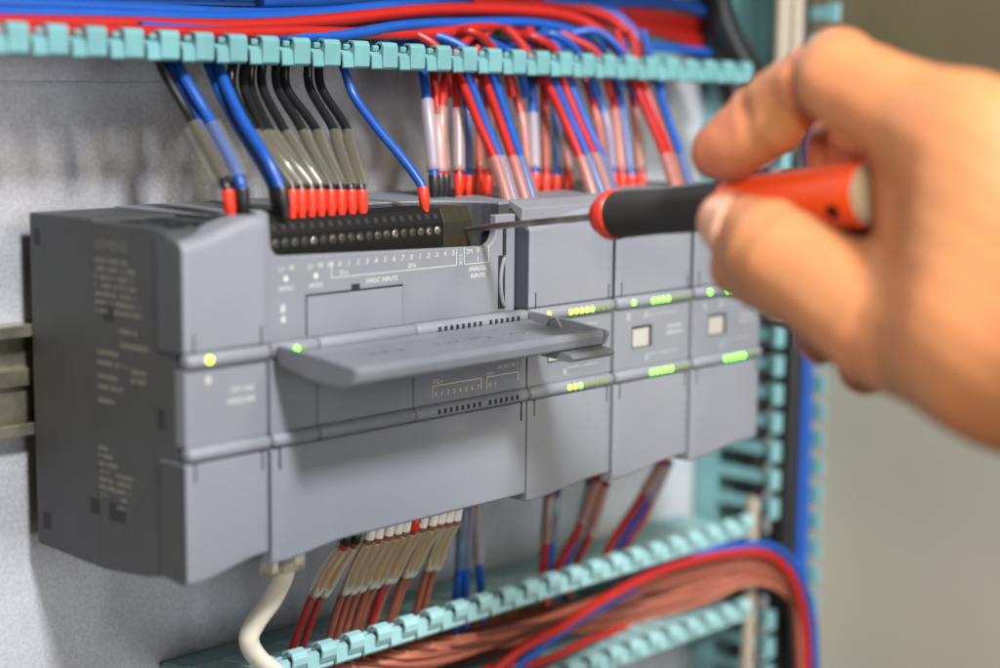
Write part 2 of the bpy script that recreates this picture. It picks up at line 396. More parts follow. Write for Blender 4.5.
# terminal strip: bevelled block with wire holes and screws
PIT_T = 3.72
def terminal(name, xa, xb, n, m, first):
    prof = [(-46, 84.6), (-62, 84.6), (-62, 95.4), (-60, 99.8), (-46, 99.8)]
    t = obj(name, MB().prism(prof, 'x', xa, xb), m, cp, bevel=.3)
    h = MB(); sl = MB()
    for i in range(n):
        x = first+i*PIT_T
        # square hole on the bevel
        c = np.array([x, -61.05, 97.5]); dz = np.array([0, 2., 4.4])/4.83; nn = np.array([0, -4.4, 2.])/4.83
        q = []
        for sx, sz in ((-1, -1), (1, -1), (1, 1), (-1, 1)): q.append(c+np.array([sx*.85, 0, 0])+dz*sz*.9)
        h.rings([[p+nn*.06 for p in q], [p-nn*1.5 for p in q]])
        # round screw well
        h.lathe((x, -61.5, 93), (x, -63, 93), [(0, 1.6), (.56, 1.6)], 16)
        if m == 'black': obj('clamp_screw', MB().lathe((x, -61.8, 93-random.uniform(0, .25)), (x+random.uniform(-.25, .25), -63, 93+random.uniform(-.35, .2)), [(0, 1.2), (.38, 1.2), (.5, 1.0)], 14),
            'screw' if random.random() < .3 else 'screwdim', t, smooth=True, angle=40)
        ang = random.uniform(-.9, .9); cs, sn = math.cos(ang), math.sin(ang)
        sl.rings([[(x+u*cs-v*sn, -62.32, 93+u*sn+v*cs) for u, v in ((-1, -.2), (1, -.2), (1, .2), (-1, .2))],
                  [(x+u*cs-v*sn, -62.2, 93+u*sn+v*cs) for u, v in ((-1, -.2), (1, -.2), (1, .2), (-1, .2))]])
    obj('terminal_holes', h, 'dark', t)
    if m == 'black':
        obj('screw_slots', sl, 'dark', t)
    return t
terminal('terminal_strip', 37, 112.6, 20, 'black', 39.4)
terminal('analog_terminal', 113.0, 126, 3, 'olive', 115.6)
# latch at the right column
obj('latch_slot', MB().box(133.2, 135, -69.06, -68, 84.1, 94.5), 'dark', cp)
obj('latch_slot', MB().box(131.2, 134.6, -69.06, -68, 66.5, 84), 'dark', cp)
cr = [(133.6-2.2*math.cos(t), -69.6, 75.4+8.5*math.sin(t)) for t in np.linspace(-1.35, 1.35, 14)]
obj('latch_arm', MB().tube([(134.6-2.6*math.cos(t), -69.5, 75.2+8.2*math.sin(t)) for t in np.linspace(-1.35, 1.35, 14)], .7, 8), 'panel', cp, smooth=True)
# card hatch
hb = MB().box(48.4, 88.0, -69.05, -68.5, 66, 78.2)
obj('hatch_gap', hb, 'dark', cp)
obj('card_hatch', MB().box(48.8, 87.6, -69.5, -68.6, 65.5, 77.5), 'cover', cp, bevel=.25)
obj('hatch_catch', MB().box(66.5, 70, -69.08, -68.5, 78.2, 79.8), 'dark', cp)
mk = MB(); YP = -69.0
for i in range(20):
    x = 39.4+i*PIT_T
    if i in (0, 1, 3, 4): front(mk, ('L+', 'M', '', 'L+', 'M')[i], x, 85.6, 2.2, YP)
    elif i == 5: front(mk, '1M', x, 85.6, 2.0, YP)
    elif 6 <= i <= 13: front(mk, '.'+str(i-6), x, 85.6, 2.2, YP)
    elif i > 13: front(mk, '.'+str(i-14), x, 85.6, 2.2, YP)
mk.box(58.5, 58.7, YP-.06, YP-.01, 82.4, 87.4); mk.box(58.5, 111.8, YP-.06, YP-.01, 82.2, 82.4); mk.box(111.6, 111.8, YP-.06, YP-.01, 82.4, 87.4)
front(mk, 'DI a', 63.5, 83, 1.9, YP); front(mk, 'DI b', 92, 83, 1.9, YP)
front(mk, '24VDC INPUTS', 79, 79.6, 2.0, YP)
front(mk, '24VDC', 52.5, 80, 1.9, YP); front(mk, '24VDC', 41, 80, 1.9, YP)
for cx in (52.5, 41): mk.lathe((cx, YP+.02, 83.4), (cx, YP-1, 83.4), [(0, .85), (.07, .85)], 14)
text(mk, 'X11', 2.1, (114.3, YP-.05, 82.2), (0, 0, 1), (-1, 0, 0))
mk.box(115.2, 115.4, YP-.06, YP-.01, 82.4, 87.8); mk.box(115.2, 126.8, YP-.06, YP-.01, 82.2, 82.4); mk.box(126.6, 126.8, YP-.06, YP-.01, 82.4, 87.8)
front(mk, '2M', 117.6, 85.6, 2.2, YP); front(mk, '0', 121.6, 85.8, 2.0, YP); front(mk, '1', 121.6, 83, 2.0, YP)
front(mk, 'ANALOG', 121.6, 79.9, 2.0, YP); front(mk, 'INPUTS', 121.6, 77.6, 2.0, YP)
scribble(mk, 39, 40.6, 73.5, 2.6, YP, 1); scribble(mk, 39.2, 40.6, 70.6, 2.2, YP, 1)
obj('printed_marking', mk, 'white', cp)
mk = MB(); YP = -74.4
front(mk, 'DC/DC/RLY', 130.6, 47.9, 1.9, YP)
xs = [97.2+i*2.75 for i in range(8)]
for i, x in enumerate(xs): front(mk, str(i), x, 42.6, 2.0, YP)
mk.box(95.6, 95.85, YP-.06, YP-.01, 42.2, 46); mk.box(95.6, 118, YP-.06, YP-.01, 45.8, 46.05); mk.box(117.8, 118.05, YP-.06, YP-.01, 42.2, 46)
front(mk, 'DQ a', 98, 46.7, 1.9, YP)
front(mk, '0', 122.0, 42.6, 2.0, YP); front(mk, '1', 124.6, 42.6, 2.0, YP)
mk.box(120.4, 120.65, YP-.06, YP-.01, 42.2, 46); mk.box(120.4, 135.6, YP-.06, YP-.01, 45.8, 46.05); mk.box(135.4, 135.65, YP-.06, YP-.01, 43, 46)
front(mk, 'DQ b', 122.2, 46.5, 1.5, YP)
obj('printed_marking', mk, 'cream', cp)
lw = MB(); up_ = MB()
for i in range(14):
    xx = 97.0+i*2.62+(2.2 if i > 7 else 0)
    lw.box(xx-.6, xx+.6, -76.36, -75.2, 37.2, 38.7)
    up_.box(xx-.6, xx+.6, -76.36, -75.2, 63.1, 64.7)
obj('indicator_slots', lw, 'dark', cp); obj('indicator_slots', up_, 'dark', cp)
p = at(296, 349, Y=-76)
obj('status_light', MB().lathe((p[0], -75.6, p[2]), (p[0], -77, p[2]), [(0, 1.0), (.9, 1.0), (1.1, .7)], 14), 'ledg', cp)
p = at(304, 348, Y=-76)
obj('status_light', MB().lathe((p[0], -75.6, p[2]), (p[0], -77, p[2]), [(0, .8), (.8, .8), (1.0, .5)], 14), 'ledd', cp)
# the open lid: a shallow tray lying level, hinged on the upper ridge
dr = MB()
sec = [(-76.6, 63.4), (-80, 62.6), (-103.8, 61.6), (-105.2, 62.4), (-106.6, 63.2), (-108.0, 62.8), (-108.5, 61.2), (-107.8, 58.6), (-104, 57.2), (-90, 58.2), (-78, 60.6), (-76.6, 61.6)]
dr.prism(sec, 'x', 31, 139.2)
lid = obj('open_lid', dr, 'door', cp, bevel=.35)
lid['label'] = 'open terminal lid sticking straight out of the controller front'
for xa, xb in ((137.8, 139.4), (30.6, 32.0)):
    obj('lid_flank', MB().prism([(-76.8, 65.7), (-79, 65.8), (-96, 64.5), (-109.4, 62.9), (-109.6, 61.9), (-108.0, 58.4), (-104, 57.0), (-90, 58.0), (-77.4, 60.6)], 'x', xa, xb), 'door', lid, bevel=.12)
obj('lid_tab', MB().prism([(-96, 59.2), (-110.5, 57.4), (-112.2, 56.2), (-110.8, 55.0), (-97, 55.9), (-93, 57.6)], 'x', 119, 139.2), 'door', lid, bevel=.12)
obj('lid_clip', MB().tube([(136.6, -86, 62.0), (136.6, -87, 64.6), (136.6, -89.5, 65.2), (136.6, -92, 62.0)], .5, 8), 'cover', lid, smooth=True)
tr = MB()
for xx, w in ((52, 7), (60, 9), (82, 10), (95, 10), (112, 12)):
    x = xx
    while x < xx+w:
        y0 = random.uniform(-90, -86); tr.box(x, x+.5, y0-random.uniform(1, 2.5), y0, 61.9, 62.36); x += random.uniform(.9, 1.6)
obj('embossed_marking', tr, 'door', lid)

# --- three input/output modules
SM_LAB = ['grey input output module right beside the controller, with yellow-green lights',
          'grey input output module in the middle of the three, below the black screwdriver grip',
          'grey input output module at the right end of the row, partly behind thumb']
LIT = [((1, 5), 3, 'ledy'), ((1, 5), 5, 'ledg'), ((1, 5), 5, 'ledg')]
for i in range(3):
    xa = 140.2+45*i; xb = xa+44.2
    sm = thing('io_module', ((xa+xb)/2, 0, 0), SM_LAB[i], 'module', 'input output modules to the right of the controller')
    obj('housing', MB().prism(body_profile(-70.5), 'x', xa+.3, xb), 'body', sm, bevel=.5)
    obj('top_cap', MB().prism([(-66, 98.5), (-71, 94), (-71.2, 99), (-66, 101.2), (-40, 101.4), (-40, 98.5)], 'x', xa+.2, xb-.2), 'panel', sm, bevel=.4)
    obj('upper_cover', cover(xa, xb-1.0, ZU1+.2, 94.2, 98.5, ramp=30), 'cover', sm, smooth=True, angle=40)
    obj('lower_cover', cover(xa, xb-1.0, ZL0-.2, 1.4, 4.4, up=False, ramp=36), 'cover', sm, smooth=True, angle=40)
    obj('middle_panel', MB().box(xa+.1, xb-.8, -74.4, -70.4, ZL1, ZU0), 'panel', sm, bevel=.3)
    obj('ridge', bead(xa+.1, xb-.9, ZU0, ZU1), 'cover', sm, smooth=True, angle=40)
    obj('ridge', bead(xa+.1, xb-.9, ZL0, ZL1), 'cover', sm, smooth=True, angle=40)
    obj('cover_side', MB().prism([(-63, 66.3), (-74.2, 66.3), (-74.2, 91.5), (-71, 94), (-63, 94.6)], 'x', xa-.2, xa+.2), M['flank'], sm)  # dark plate on the cover's left, coloured as its shaded side
    slots(sm, xa, xb-.8)
    def led(x, z, r, m):
        obj('indicator_light', MB().lathe((x, -75.6, z), (x, -77, z), [(0, r), (.85, r), (1.0, r*.6)], 12), m, sm)
    (one, nu), nl, lm = LIT[i]
    led(xa+8.2, 63.9, .95, lm)
    for k in range(8):
        led(xa+19.4+k*2.8, 63.7, .95, lm if k < nu-1 else ('ledg' if k == nu-1 and i == 0 else 'ledd'))
        led(xa+19.4+k*2.8, 38.0, .95, lm if k < nl-(1 if i == 0 else 0) else ('ledg' if i == 0 and k == nl-1 else 'ledd'))
    wn = obj('window', MB().box(xa+10.2, xa+19.2, -74.75, -74.2, 47.6, 54), 'window', sm, bevel=.2)
    obj('window_recess', MB().box(xa+9.8, xa+21.2, -74.45, -74.2, 47.2, 55), 'dark', sm)
    mk = MB()
    scribble(mk, xa+7, xa+8.6, 57.3, 2.8, -74.4, 1); scribble(mk, xa+17, xa+18.6, 57.3, 2.8, -74.4, 1)
    scribble(mk, xa+30, xa+39, 52.5, 1.4, -74.4, .9); scribble(mk, xa+30, xa+39.5, 50.2, 1.4, -74.4, .9)
    scribble(mk, xa+18, xa+19.6, 42, 2.8, -74.4, 1); scribble(mk, xa+18, xa+36, 58, .7, -74.4, .9); scribble(mk, xa+20, xa+36, 44, .7, -74.4, .9)
    obj('printed_marking', mk, 'softprint', sm)

# ------------------------------------------------------------------ slotted wiring ducts
def hook(x, z, w=5.5):
    """hooked finger end: a lip turning down, half of it curling up and over"""
    mb = MB()
    mb.prism([(-33, z+.8), (-36.2, z+1.9), (-38.0, z+1.1), (-38.5, z-3.6), (-37.6, z-4.6), (-36.9, z-3.6), (-36.8, z-.2), (-33, z-.8)], 'x', x-w, x+w)
    c = []
    for k in range(8):
        a = math.pi*(1.0-k/7*1.12); c.append((-37.2+2.6*math.cos(a)*-1*-1, z+1.6+3.4*math.sin(a)))
    out = [(-39.0, z-1.9), (-40.2, z+.2), (-40.4, z+2.4), (-39.4, z+4.3), (-37.2, z+5.0), (-35.2, z+4.4), (-34.2, z+3.0)]
    inn = [(-34.9, z+2.8), (-35.8, z+3.7), (-37.2, z+4.2), (-38.8, z+3.6), (-39.6, z+2.2), (-39.4, z+.4), (-38.3, z-1.6)]
    mb.prism(out+inn, 'x', x-.8, x+w-.2)
    mb.prism([(-35.0, z+.4), (-34.2, z+.4), (-34.2, z+2.6), (-35.0, z+2.6)], 'x', x-w+.5, x-1.2)
    return mb
def flat_hook(x, z, w=5.6):
    """finger end of the upper duct: a flat upright plate with a curled notch at its left"""
    mb = MB()
    mb.prism([(-33, z+.8), (-36.6, z+1.0), (-38.4, z-.4), (-38.7, z-4.4), (-37.9, z-4.9), (-37.4, z-1.0), (-36.6, z-.4), (-33, z-.8)], 'x', x-w, x-w*.22)
    mb.prism([(-33, z+.8), (-36.0, z+1.0), (-37.6, z+1.8), (-37.9, z+2.9), (-36.6, z+3.4), (-35.6, z+2.8), (-35.0, z+3.2), (-36.2, z+4.1), (-38.4, z+3.8), (-39.2, z+2.5), (-39.0, z-4.0), (-38.1, z-4.8), (-37.8, z-.8), (-36.6, z-.4), (-33, z-.8)], 'x', x-w*.22, x+w-.3)
    mb.prism([(-36.4, z+1.2), (-37.2, z+1.2), (-37.5, z+2.4), (-36.8, z+3.0), (-36.2, z+2.3)], 'x', x-w*.72, x-w*.3)
    return mb
# upper duct (only its lower wall is in the picture, with the floor behind)
ud = thing('wiring_duct', (100, 7, 170), 'teal slotted wiring duct across the top, red and blue wires lying in it', 'wiring duct')
zt = lambda x: 151.0-(x+28)*.0202
obj('duct_base', MB().rings([[(x, y, zt(x)+z) for y, z in ((6.8, -.9), (5.2, -.9), (5.2, 44), (6.8, 44))] for x in (-90, 322)]), 'teal', ud)
obj('duct_wall', MB().rings([[(x, y, zt(x)+z) for y, z in ((5.1, -.8), (-19, -.8), (-19, .8), (5.1, .8))] for x in (-90, 322)]), 'teal', ud)
obj('duct_wall', MB().rings([[(x, y, zt(x)+z) for y, z in ((5.1, 42), (-36, 42), (-36, 43.6), (5.1, 43.6))] for x in (-90, 322)]), 'teal', ud)
k = 0; x = -78.0
while x < 322:
    z = zt(x); mb = MB().box(x-5.2, x+5.0, -34, -19.05, z-.7, z+.7)
    f = obj('duct_finger', mb, 'teal', ud)
    obj('finger_tip', flat_hook(x, z), 'tealdeep', f, bevel=.15)
    x += 12.5
# lower duct: upper and lower walls
ldz, ldb = -46.5, -83.5
ld = thing('wiring_duct', (200, 7, -65), 'teal slotted wiring duct below the modules, brown wires bundled in it', 'wiring duct')
obj('duct_base', MB().box(50, 330, 5.2, 6.8, ldb, ldz-5.6), 'teal', ld)
for z in (ldz, ldb):
    dz_ = 5.6 if z == ldz else 0
    zz = lambda y: z-dz_*(y+36)/43
    obj('duct_wall', MB().rings([[(xx, y, zz(y)+t) for y, t in ((5.1, -.8), (-9, -.8), (-9, .8), (5.1, .8))] for xx in (50, 330)]), 'teal', ld)
    x = 56
    while x < 330:
        f = obj('duct_finger', MB().rings([[(xx, y, zz(y)+t) for y, t in ((-9.05, -.7), (-34, -.7), (-34, .7), (-9.05, .7))] for xx in (x-5.2, x+4.6)]), 'tealtip', ld, bevel=.15)
        obj('finger_tip', hook(x, z), 'tealtip', f, bevel=.1)
        x += 12.5
# vertical duct on the right
vd = thing('wiring_duct', (355, 7, 60), 'teal slotted wiring duct standing upright right of the modules, black and blue cables in it', 'wiring duct')
vx0, vx1 = 345, 379
obj('duct_base', MB().box(vx0, vx1, 5.2, 6.8, -330, 230), 'teal', vd)
for xv in (vx0, vx1):
    obj('duct_wall', MB().box(xv-.8, xv+.8, -6, 5.1, -330, 230), 'teal', vd)
    z = -130.0
    while z < 215:
        if not (xv == vx0 and (z > 128 or -84 < z < -46)):
            f = obj('duct_finger', MB().box(xv-.7, xv+.7, -34, -6.05, z-2.6, z+2.6), 'teal', vd)
            obj('finger_tip', MB().prism([(xv-.8, -33), (xv-5.0, -36), (xv-5.4, -38.5), (xv-2.5, -39.8), (xv+.8, -38.6), (xv+.8, -33)] if xv == vx0 else [(xv+.8, -33), (xv+2.2, -35), (xv+2, -38), (xv, -39), (xv-.8, -38), (xv-.8, -33)], 'z', z-4.2, z+4.2), 'teal', f, bevel=.3)
        z += 12.5

# ------------------------------------------------------------------ wires
def wire(px, r, m, label, group, fer=None, ferlen=9, sleeve=None, slm='clear', slr=2.25, cat='wire', name='wire', taper=None):
    """px: (pixel x, pixel y, Y); fer: (material) ferrule over the last ferlen mm; sleeve: (t0, t1) along the wire"""
    pts = spline([at(a, b, Y=c) for a, b, c in px], 9)
    L = pts[len(pts)//2]
    o = obj(name, MB().tube(pts, r, 12), m, None, smooth=True, angle=60, loc=L)
    tag(o, label, cat, group)
    if fer:
        e = pts[-1]; d = pts[-1]-pts[-3]; d /= np.linalg.norm(d); d = d*.5+np.array([0, 0, -.9]); d /= np.linalg.norm(d)
        s0 = e-d*1.0
        obj('ferrule', MB().lathe(s0, s0+d, [(0, r*1.08), (.5, r*1.22), (ferlen*.62, r*1.18), (ferlen*.8, r*.85), (ferlen, r*.7)], 14), fer, o, smooth=True, angle=50)
    if sleeve:
        n = len(pts); seg = pts[int(sleeve[0]*(n-1)):int(sleeve[1]*(n-1))+1]
        a, b = np.array(seg[0]), np.array(seg[-1])
        mid = [np.array(q) for q in seg]
        mb = sleeve_mesh(mid, slr)
        obj('marker_sleeve', mb, slm, o, smooth=True)
    return o
G1 = 'wires entering the controller terminals from the upper duct'
wire([(157, 46, -12), (161, 66, -25), (188, 114, -36), (201, 138, -43), (214, 162, -50), (225, 184, -56), (228, 193, -57)], 1.55, 'blackw', 'black wire with a clear sleeve and red ferrule, leftmost of those entering from above', G1, 'fred', 9, (.42, .82), slr=3.0)
wire([(167, 46, -12), (171, 66, -26), (198, 116, -37), (222, 158, -50), (237, 192, -56)], 1.4, 'blue', 'thin blue wire beside the leftmost black wire, half hidden behind a thicker blue one', G1, 'fblack', 8)
wire([(175, 46, -12), (179, 68, -29), (208, 117, -41), (221, 141, -48), (234, 165, -55), (240, 182, -58.5), (242, 191, -59)], 1.7, 'blue', 'thicker blue wire in a clear sleeve at the left of the wires from above', G1, 'fblack', 9, (.40, .80), slr=3.0)
wire([(206, 46, -12), (209, 66, -25), (232, 116, -38), (261, 163, -52), (275, 190, -58)], 1.7, 'blue', 'rear wire of the blue pair that curves down left of the black wires', G1, 'fblack', 9)
wire([(217, 46, -12), (219, 68, -29), (240, 116, -43), (266, 158, -56), (281, 190, -61)], 1.75, 'blue', 'front wire of the blue pair that curves down left of the black wires', G1, 'fblack', 9)
starts = [(234, 232, 250), (246, 242, 259), (252, 253, 267), (262, 264, 283), (275, 280, 299), (285, 289, 313), (307, 312, 330), (317, 322, 345)]
fx = [293, 302, 312, 321.5, 331.5, 341.5, 352, 362.5]
ords = ['first', 'second', 'third', 'fourth', 'fifth', 'sixth', 'seventh', 'eighth']
for i, ((a, b, c), e) in enumerate(zip(starts, fx)):
    yo = -1.2*(i % 2)+random.uniform(-.8, .8); b += random.uniform(-3, 3); c += random.uniform(-2, 2)
    wire([(a, 44, -12+yo), ((a*.6+b*.4), 60, -24+yo), (b, 88, -28+yo), (c, 125, -41+yo), ((c*.72+e*.28-1), 143, -46.5+yo*.8), ((c*.40+e*.60-1), 163, -52+yo*.5), (e-2.5, 184, -57), (e-1, 193, -58)], 1.5, 'blackw',
         'black wire in clear sleeve with red ferrule, %s of the eight side by side' % ords[i], G1, 'fred', 9, (.5, .9), slr=2.45)
wire([(330, 46, -12), (342, 64, -28), (354, 96, -33), (377, 128, -42), (402, 158, -51), (419, 181, -57), (423, 190, -58.5)], 1.5, 'blue', 'single blue wire with a red ferrule standing alone right of the black wires', G1, 'fred', 8)

G2 = 'red and blue wires to the far modules'
far = [  # points, colour, label, ferrule, sleeve
 ([(418, 60, -18), (423, 74, -22), (428, 112, -30), (434, 178, -36)], 'blue', 'blue wire leftmost in the blurred far bunch', 'fblack', (.62, .99), 'whitesl'),
 ([(433, 60, -20), (434, 74, -24), (438, 130, -32), (440, 178, -36)], 'red', 'red wire second from left in the blurred far bunch', 'fblack', (.62, .99), 'whitesl'),
 ([(452, 60, -22), (446, 74, -26), (441, 120, -32), (445, 178, -36)], 'red', 'red wire leaning left into the pinkish sleeves of the far bunch', 'fblack', (.62, .99), 'clearpink'),
 ([(453, 60, -22), (455, 74, -24), (458, 122, -30), (459, 178, -36)], 'red', 'red wire in a single white sleeve right of the pinkish sleeves', 'fred', (.6, .99), 'whitesl'),
 ([(462, 60, -20), (464, 74, -20), (468, 122, -26), (469, 178, -34)], 'blue', 'blue wire with a clear sleeve right behind the white sleeve', 'fred', (.6, .99), 'clear'),
 ([(474, 60, -20), (475, 74, -20), (479, 122, -26), (479, 178, -34)], 'red', 'red wire with clear sleeve behind the leftmost slanted pair', 'fred', (.6, .99), 'clear'),
 ([(486, 60, -20), (487, 74, -20), (488, 122, -26), (488, 178, -34)], 'red', 'red wire dropping straight behind the slanted pairs at the left', 'fred', (.6, .99), 'clearpink'),
 ([(446, 60, -26), (459, 76, -30), (478, 122, -42), (496, 163, -52), (509, 206, -60)], 'red', 'red wire of the leftmost slanted pair, in front of the far bunch', None, (.74, 1), 'clearpink'),
 ([(460, 60, -26), (468, 76, -30), (485, 122, -42), (502, 163, -52), (515, 206, -60)], 'blue', 'blue wire of the leftmost slanted pair, in front of the far bunch', None, (.74, 1), 'clearpink'),
 ([(474, 60, -26), (483, 76, -30), (500, 122, -42), (514, 163, -52), (527, 206, -60)], 'red', 'red wire of the second slanted pair from the left', None, (.74, 1), 'clearpink'),
 ([(484, 60, -26), (493, 76, -30), (508, 122, -42), (522, 163, -52), (535, 206, -60)], 'blue', 'blue wire of the second slanted pair from the left', None, (.74, 1), 'clear'),
 ([(506, 60, -20), (510, 76, -22), (522, 120, -28), (528, 176, -36)], 'red', 'red wire dropping behind and right of the second slanted pair', 'fred', (.65, .99), 'clearpink'),
 ([(530, 60, -20), (531, 76, -22), (533, 120, -28), (535, 176, -36)], 'blue', 'blue wire falling straight into a white sleeve at the middle of the far bunch', 'fred', (.65, .99), 'whitesl'),
 ([(541, 60, -18), (543, 76, -20), (545, 120, -28), (546, 178, -36)], 'red', 'red wire going straight down left of the third slanted pair', 'fred', (.6, .99), 'clear'),
 ([(552, 60, -18), (553, 76, -20), (556, 120, -28), (557, 178, -36)], 'blue', 'blue wire going straight down behind the third slanted pair', 'fred', (.6, .99), 'clear'),
 ([(562, 60, -18), (564, 76, -20), (567, 120, -28), (568, 178, -36)], 'red', 'red wire going straight down right behind the third slanted pair', 'fred', (.6, .99), 'clearpink'),
 ([(529, 60, -26), (543, 76, -30), (564, 120, -42), (582, 163, -52), (596, 206, -60)], 'red', 'red wire of the third slanted pair, ending behind the screwdriver collar', None, (.74, 1), 'clearpink'),
 ([(537, 60, -26), (551, 76, -30), (571, 120, -42), (589, 160, -52), (604, 200, -60)], 'blue', 'blue wire of the third slanted pair, ending behind the screwdriver collar', None, (.74, 1), 'clear'),
 ([(552, 60, -26), (560, 76, -30), (578, 120, -40), (596, 160, -50), (608, 195, -58)], 'red', 'red wire close right of the third slanted pair', None, (.74, 1), 'clearpink'),
 ([(552, 60, -26), (566, 76, -30), (585, 120, -40), (604, 163, -50), (614, 195, -58)], 'blue', 'blue wire slanting toward the black grip right of the third pair', None, (.74, 1), 'clear'),
 ([(580, 60, -18), (584, 76, -20), (598, 125, -28), (604, 176, -36)], 'red', 'thin far red wire left of the orange sleeves', 'fred', (.62, .99), 'clear'),
 ([(588, 60, -18), (592, 76, -20), (607, 125, -28), (613, 176, -36)], 'blue', 'thin far blue wire left of the orange sleeves', 'fred', (.62, .99), 'clearpink'),
 ([(604, 60, -18), (608, 76, -20), (616, 122, -28), (622, 178, -36)], 'red', 'red wire in an orange toned sleeve above the black grip', 'fred', (.6, .99), 'clearpink'),
 ([(612, 60, -18), (616, 76, -20), (624, 122, -28), (631, 178, -36)], 'blue', 'blue wire in a clear sleeve above the black grip', 'fred', (.6, .99), 'clear'),
 ([(626, 60, -18), (628, 76, -20), (636, 122, -28), (641, 178, -36)], 'red', 'far red wire falling just left of the last slanted pair', 'fred', (.6, .99), 'clearpink'),
 ([(615, 30, -26), (632, 76, -30), (650, 120, -40), (666, 160, -50), (677, 195, -58)], 'red', 'red wire of the last slanted pair by the index fingertip', None, (.74, 1), 'clearpink'),
 ([(630, 30, -26), (641, 76, -30), (657, 120, -38), (672, 160, -48), (682, 195, -56)], 'red', 'second red wire of the last slanted bunch by the index fingertip', None, (.74, 1), 'clear'),
 ([(642, 30, -26), (655, 76, -30), (668, 120, -40), (682, 160, -50), (692, 195, -58)], 'blue', 'blue wire at the right edge of the far bunch, nearest the index fingertip', None, (.74, 1), 'clear'),
]
for pts, m, lab, fer, sl, slm in far:
    wire(pts, 1.6, m, lab, G2, fer, 8, sl, slm, 2.35)

G3 = 'wires lying in the upper duct'
upw = [
 ([(-30, 2, -5), (120, 8, -5), (260, 14, -5), (400, 8, -4), (520, 4, -2), (700, 3, 0)], 'blue', 2.0, 'blue wire lying at the top left of the upper duct'),
 ([(-30, 12, -12), (100, 15, -12), (200, 18, -12), (300, 16, -10), (400, 5, -8), (520, -6, -5)], 'blue', 2.2, 'blue wire lying just above the red ones at the left of the upper duct'),
 ([(-30, 22, -20), (120, 24, -20), (240, 26, -20), (330, 20, -18), (430, 10, -14), (520, 10, -12), (570, 17, -14), (600, 32, -18), (622, 58, -22), (640, 90, -26)], 'red', 2.2, 'long red wire curving down at the right out of the upper duct'),
 ([(-30, 31, -28), (100, 31, -28), (220, 33, -27), (300, 32, -25), (400, 34, -22), (446, 32, -22), (480, 27, -20), (520, 24, -16), (560, 30, -12)], 'red', 1.9, 'red wire lying lowest on the duct fingers at the left'),
 ([(140, 27, -24), (240, 33, -25), (330, 36, -25), (400, 26, -23), (457, 23, -20), (533, 23, -18), (579, 34, -20), (603, 54, -22), (622, 90, -26)], 'blue', 1.8, 'blue wire passing between two red ones and bending down in the upper duct'),
 ([(260, 2, -2), (400, 1, -2), (560, 0, -2), (650, 1, -2), (690, 6, -4), (725, 24, -8), (750, 60, -14), (768, 130, -18)], 'blue', 2.2, 'blue wire arching to the right end of the upper duct'),
 ([(470, 2, -8), (560, 6, -8), (600, 14, -12), (624, 30, -16), (643, 56, -22), (655, 84, -26)], 'red', 2.2, 'red wire bending down just left of the blue arch in the upper duct'),
 ([(540, -2, -8), (600, 8, -10), (628, 26, -16), (647, 54, -22), (662, 90, -26)], 'blue', 2.0, 'blue wire bending down beside the rightmost red bend of the upper duct'),
 ([(380, 46, -14), (470, 44, -12), (560, 46, -8), (640, 46, -6), (720, 54, -4)], 'blue', 1.8, 'blue wire lying low behind the finger tips at the right of the upper duct'),
 ([(470, 60, -18), (488, 30, -18), (505, 28, -18), (528, 54, -22), (540, 84, -26)], 'red', 1.9, 'short red wire looping over into a slot of the upper duct'),
 ([(446, 70, -22), (462, 44, -20), (480, 30, -18), (500, 24, -14)], 'red', 1.9, 'red wire rising from a slot at the middle of the upper duct'),
 ([(505, 26, -16), (525, 27, -17), (544, 54, -21), (560, 90, -26)], 'red', 1.9, 'red wire dipping into a slot left of a blue one in the upper duct'),
 ([(518, 22, -14), (539, 27, -17), (560, 54, -21), (572, 88, -26)], 'blue', 1.9, 'blue wire dipping into a slot right of a red one in the upper duct'),
]
for pts, m, r, lab in upw: wire(pts, r, m, lab, G3)
lp = [('red', 438, 20), ('blue', 470, 16), ('red', 492, 22), ('blue', 512, 14), ('red', 556, 18), ('blue', 575, 20), ('red', 596, 16), ('blue', 618, 22)]
for n_, (c_, xx, hh) in enumerate(lp):
    hh *= .7
    wire([(xx-46, 28+n_ % 3*5, -16-n_ % 2*4), (xx-22, 62-hh*2, -22-n_ % 3*3), (xx, 66-hh*1.2, -27-n_ % 2*3), (xx+9+n_ % 3*3, 74, -27-n_ % 2*2), (xx+14+n_ % 3*3, 96, -27)], 1.6, c_,
         '%s wire looping over the upper duct fingers, %s of that colour from the left' % (c_, ('first', 'second', 'third', 'fourth')[n_//2]), 'wires looping out of the upper duct')
for i in range(14):
    a, b = random.uniform(-4, 44), random.uniform(2, 46)
    y = random.uniform(0, 2.2)
    wire([(560+random.uniform(-60, 10), 4+a*.3, y), (640, 6+a*.55, y), (700, 10+a*.75+b*.1, y), (735, 22+a*.8, y-1), (758, 60+a*.7, y-3)], 1.7, 'red',
         'dark red wire in the bunch lying deep at the right of the upper duct', 'red wires bunched deep in the upper duct')
for i in range(6):
    wire([(-40, 2+i*5, 2-i*.8), (150, 4+i*5, 2-i*.8), (300, 6+i*5, 2-i*.8), (430, 2+i*6, 2-i*.5), (560, 2+i*4, 1)], 1.9, ['blue', 'blackw', 'red', 'blue', 'red', 'blackw'][i],
         ['blue', 'black', 'red', 'blue', 'red', 'black'][i]+' wire at the back of the upper duct, '+['topmost there', 'under the topmost blue one', 'third from the top', 'fourth from the top', 'fifth from the top', 'lowest of the back row'][i], 'wires lying at the back of the upper duct')

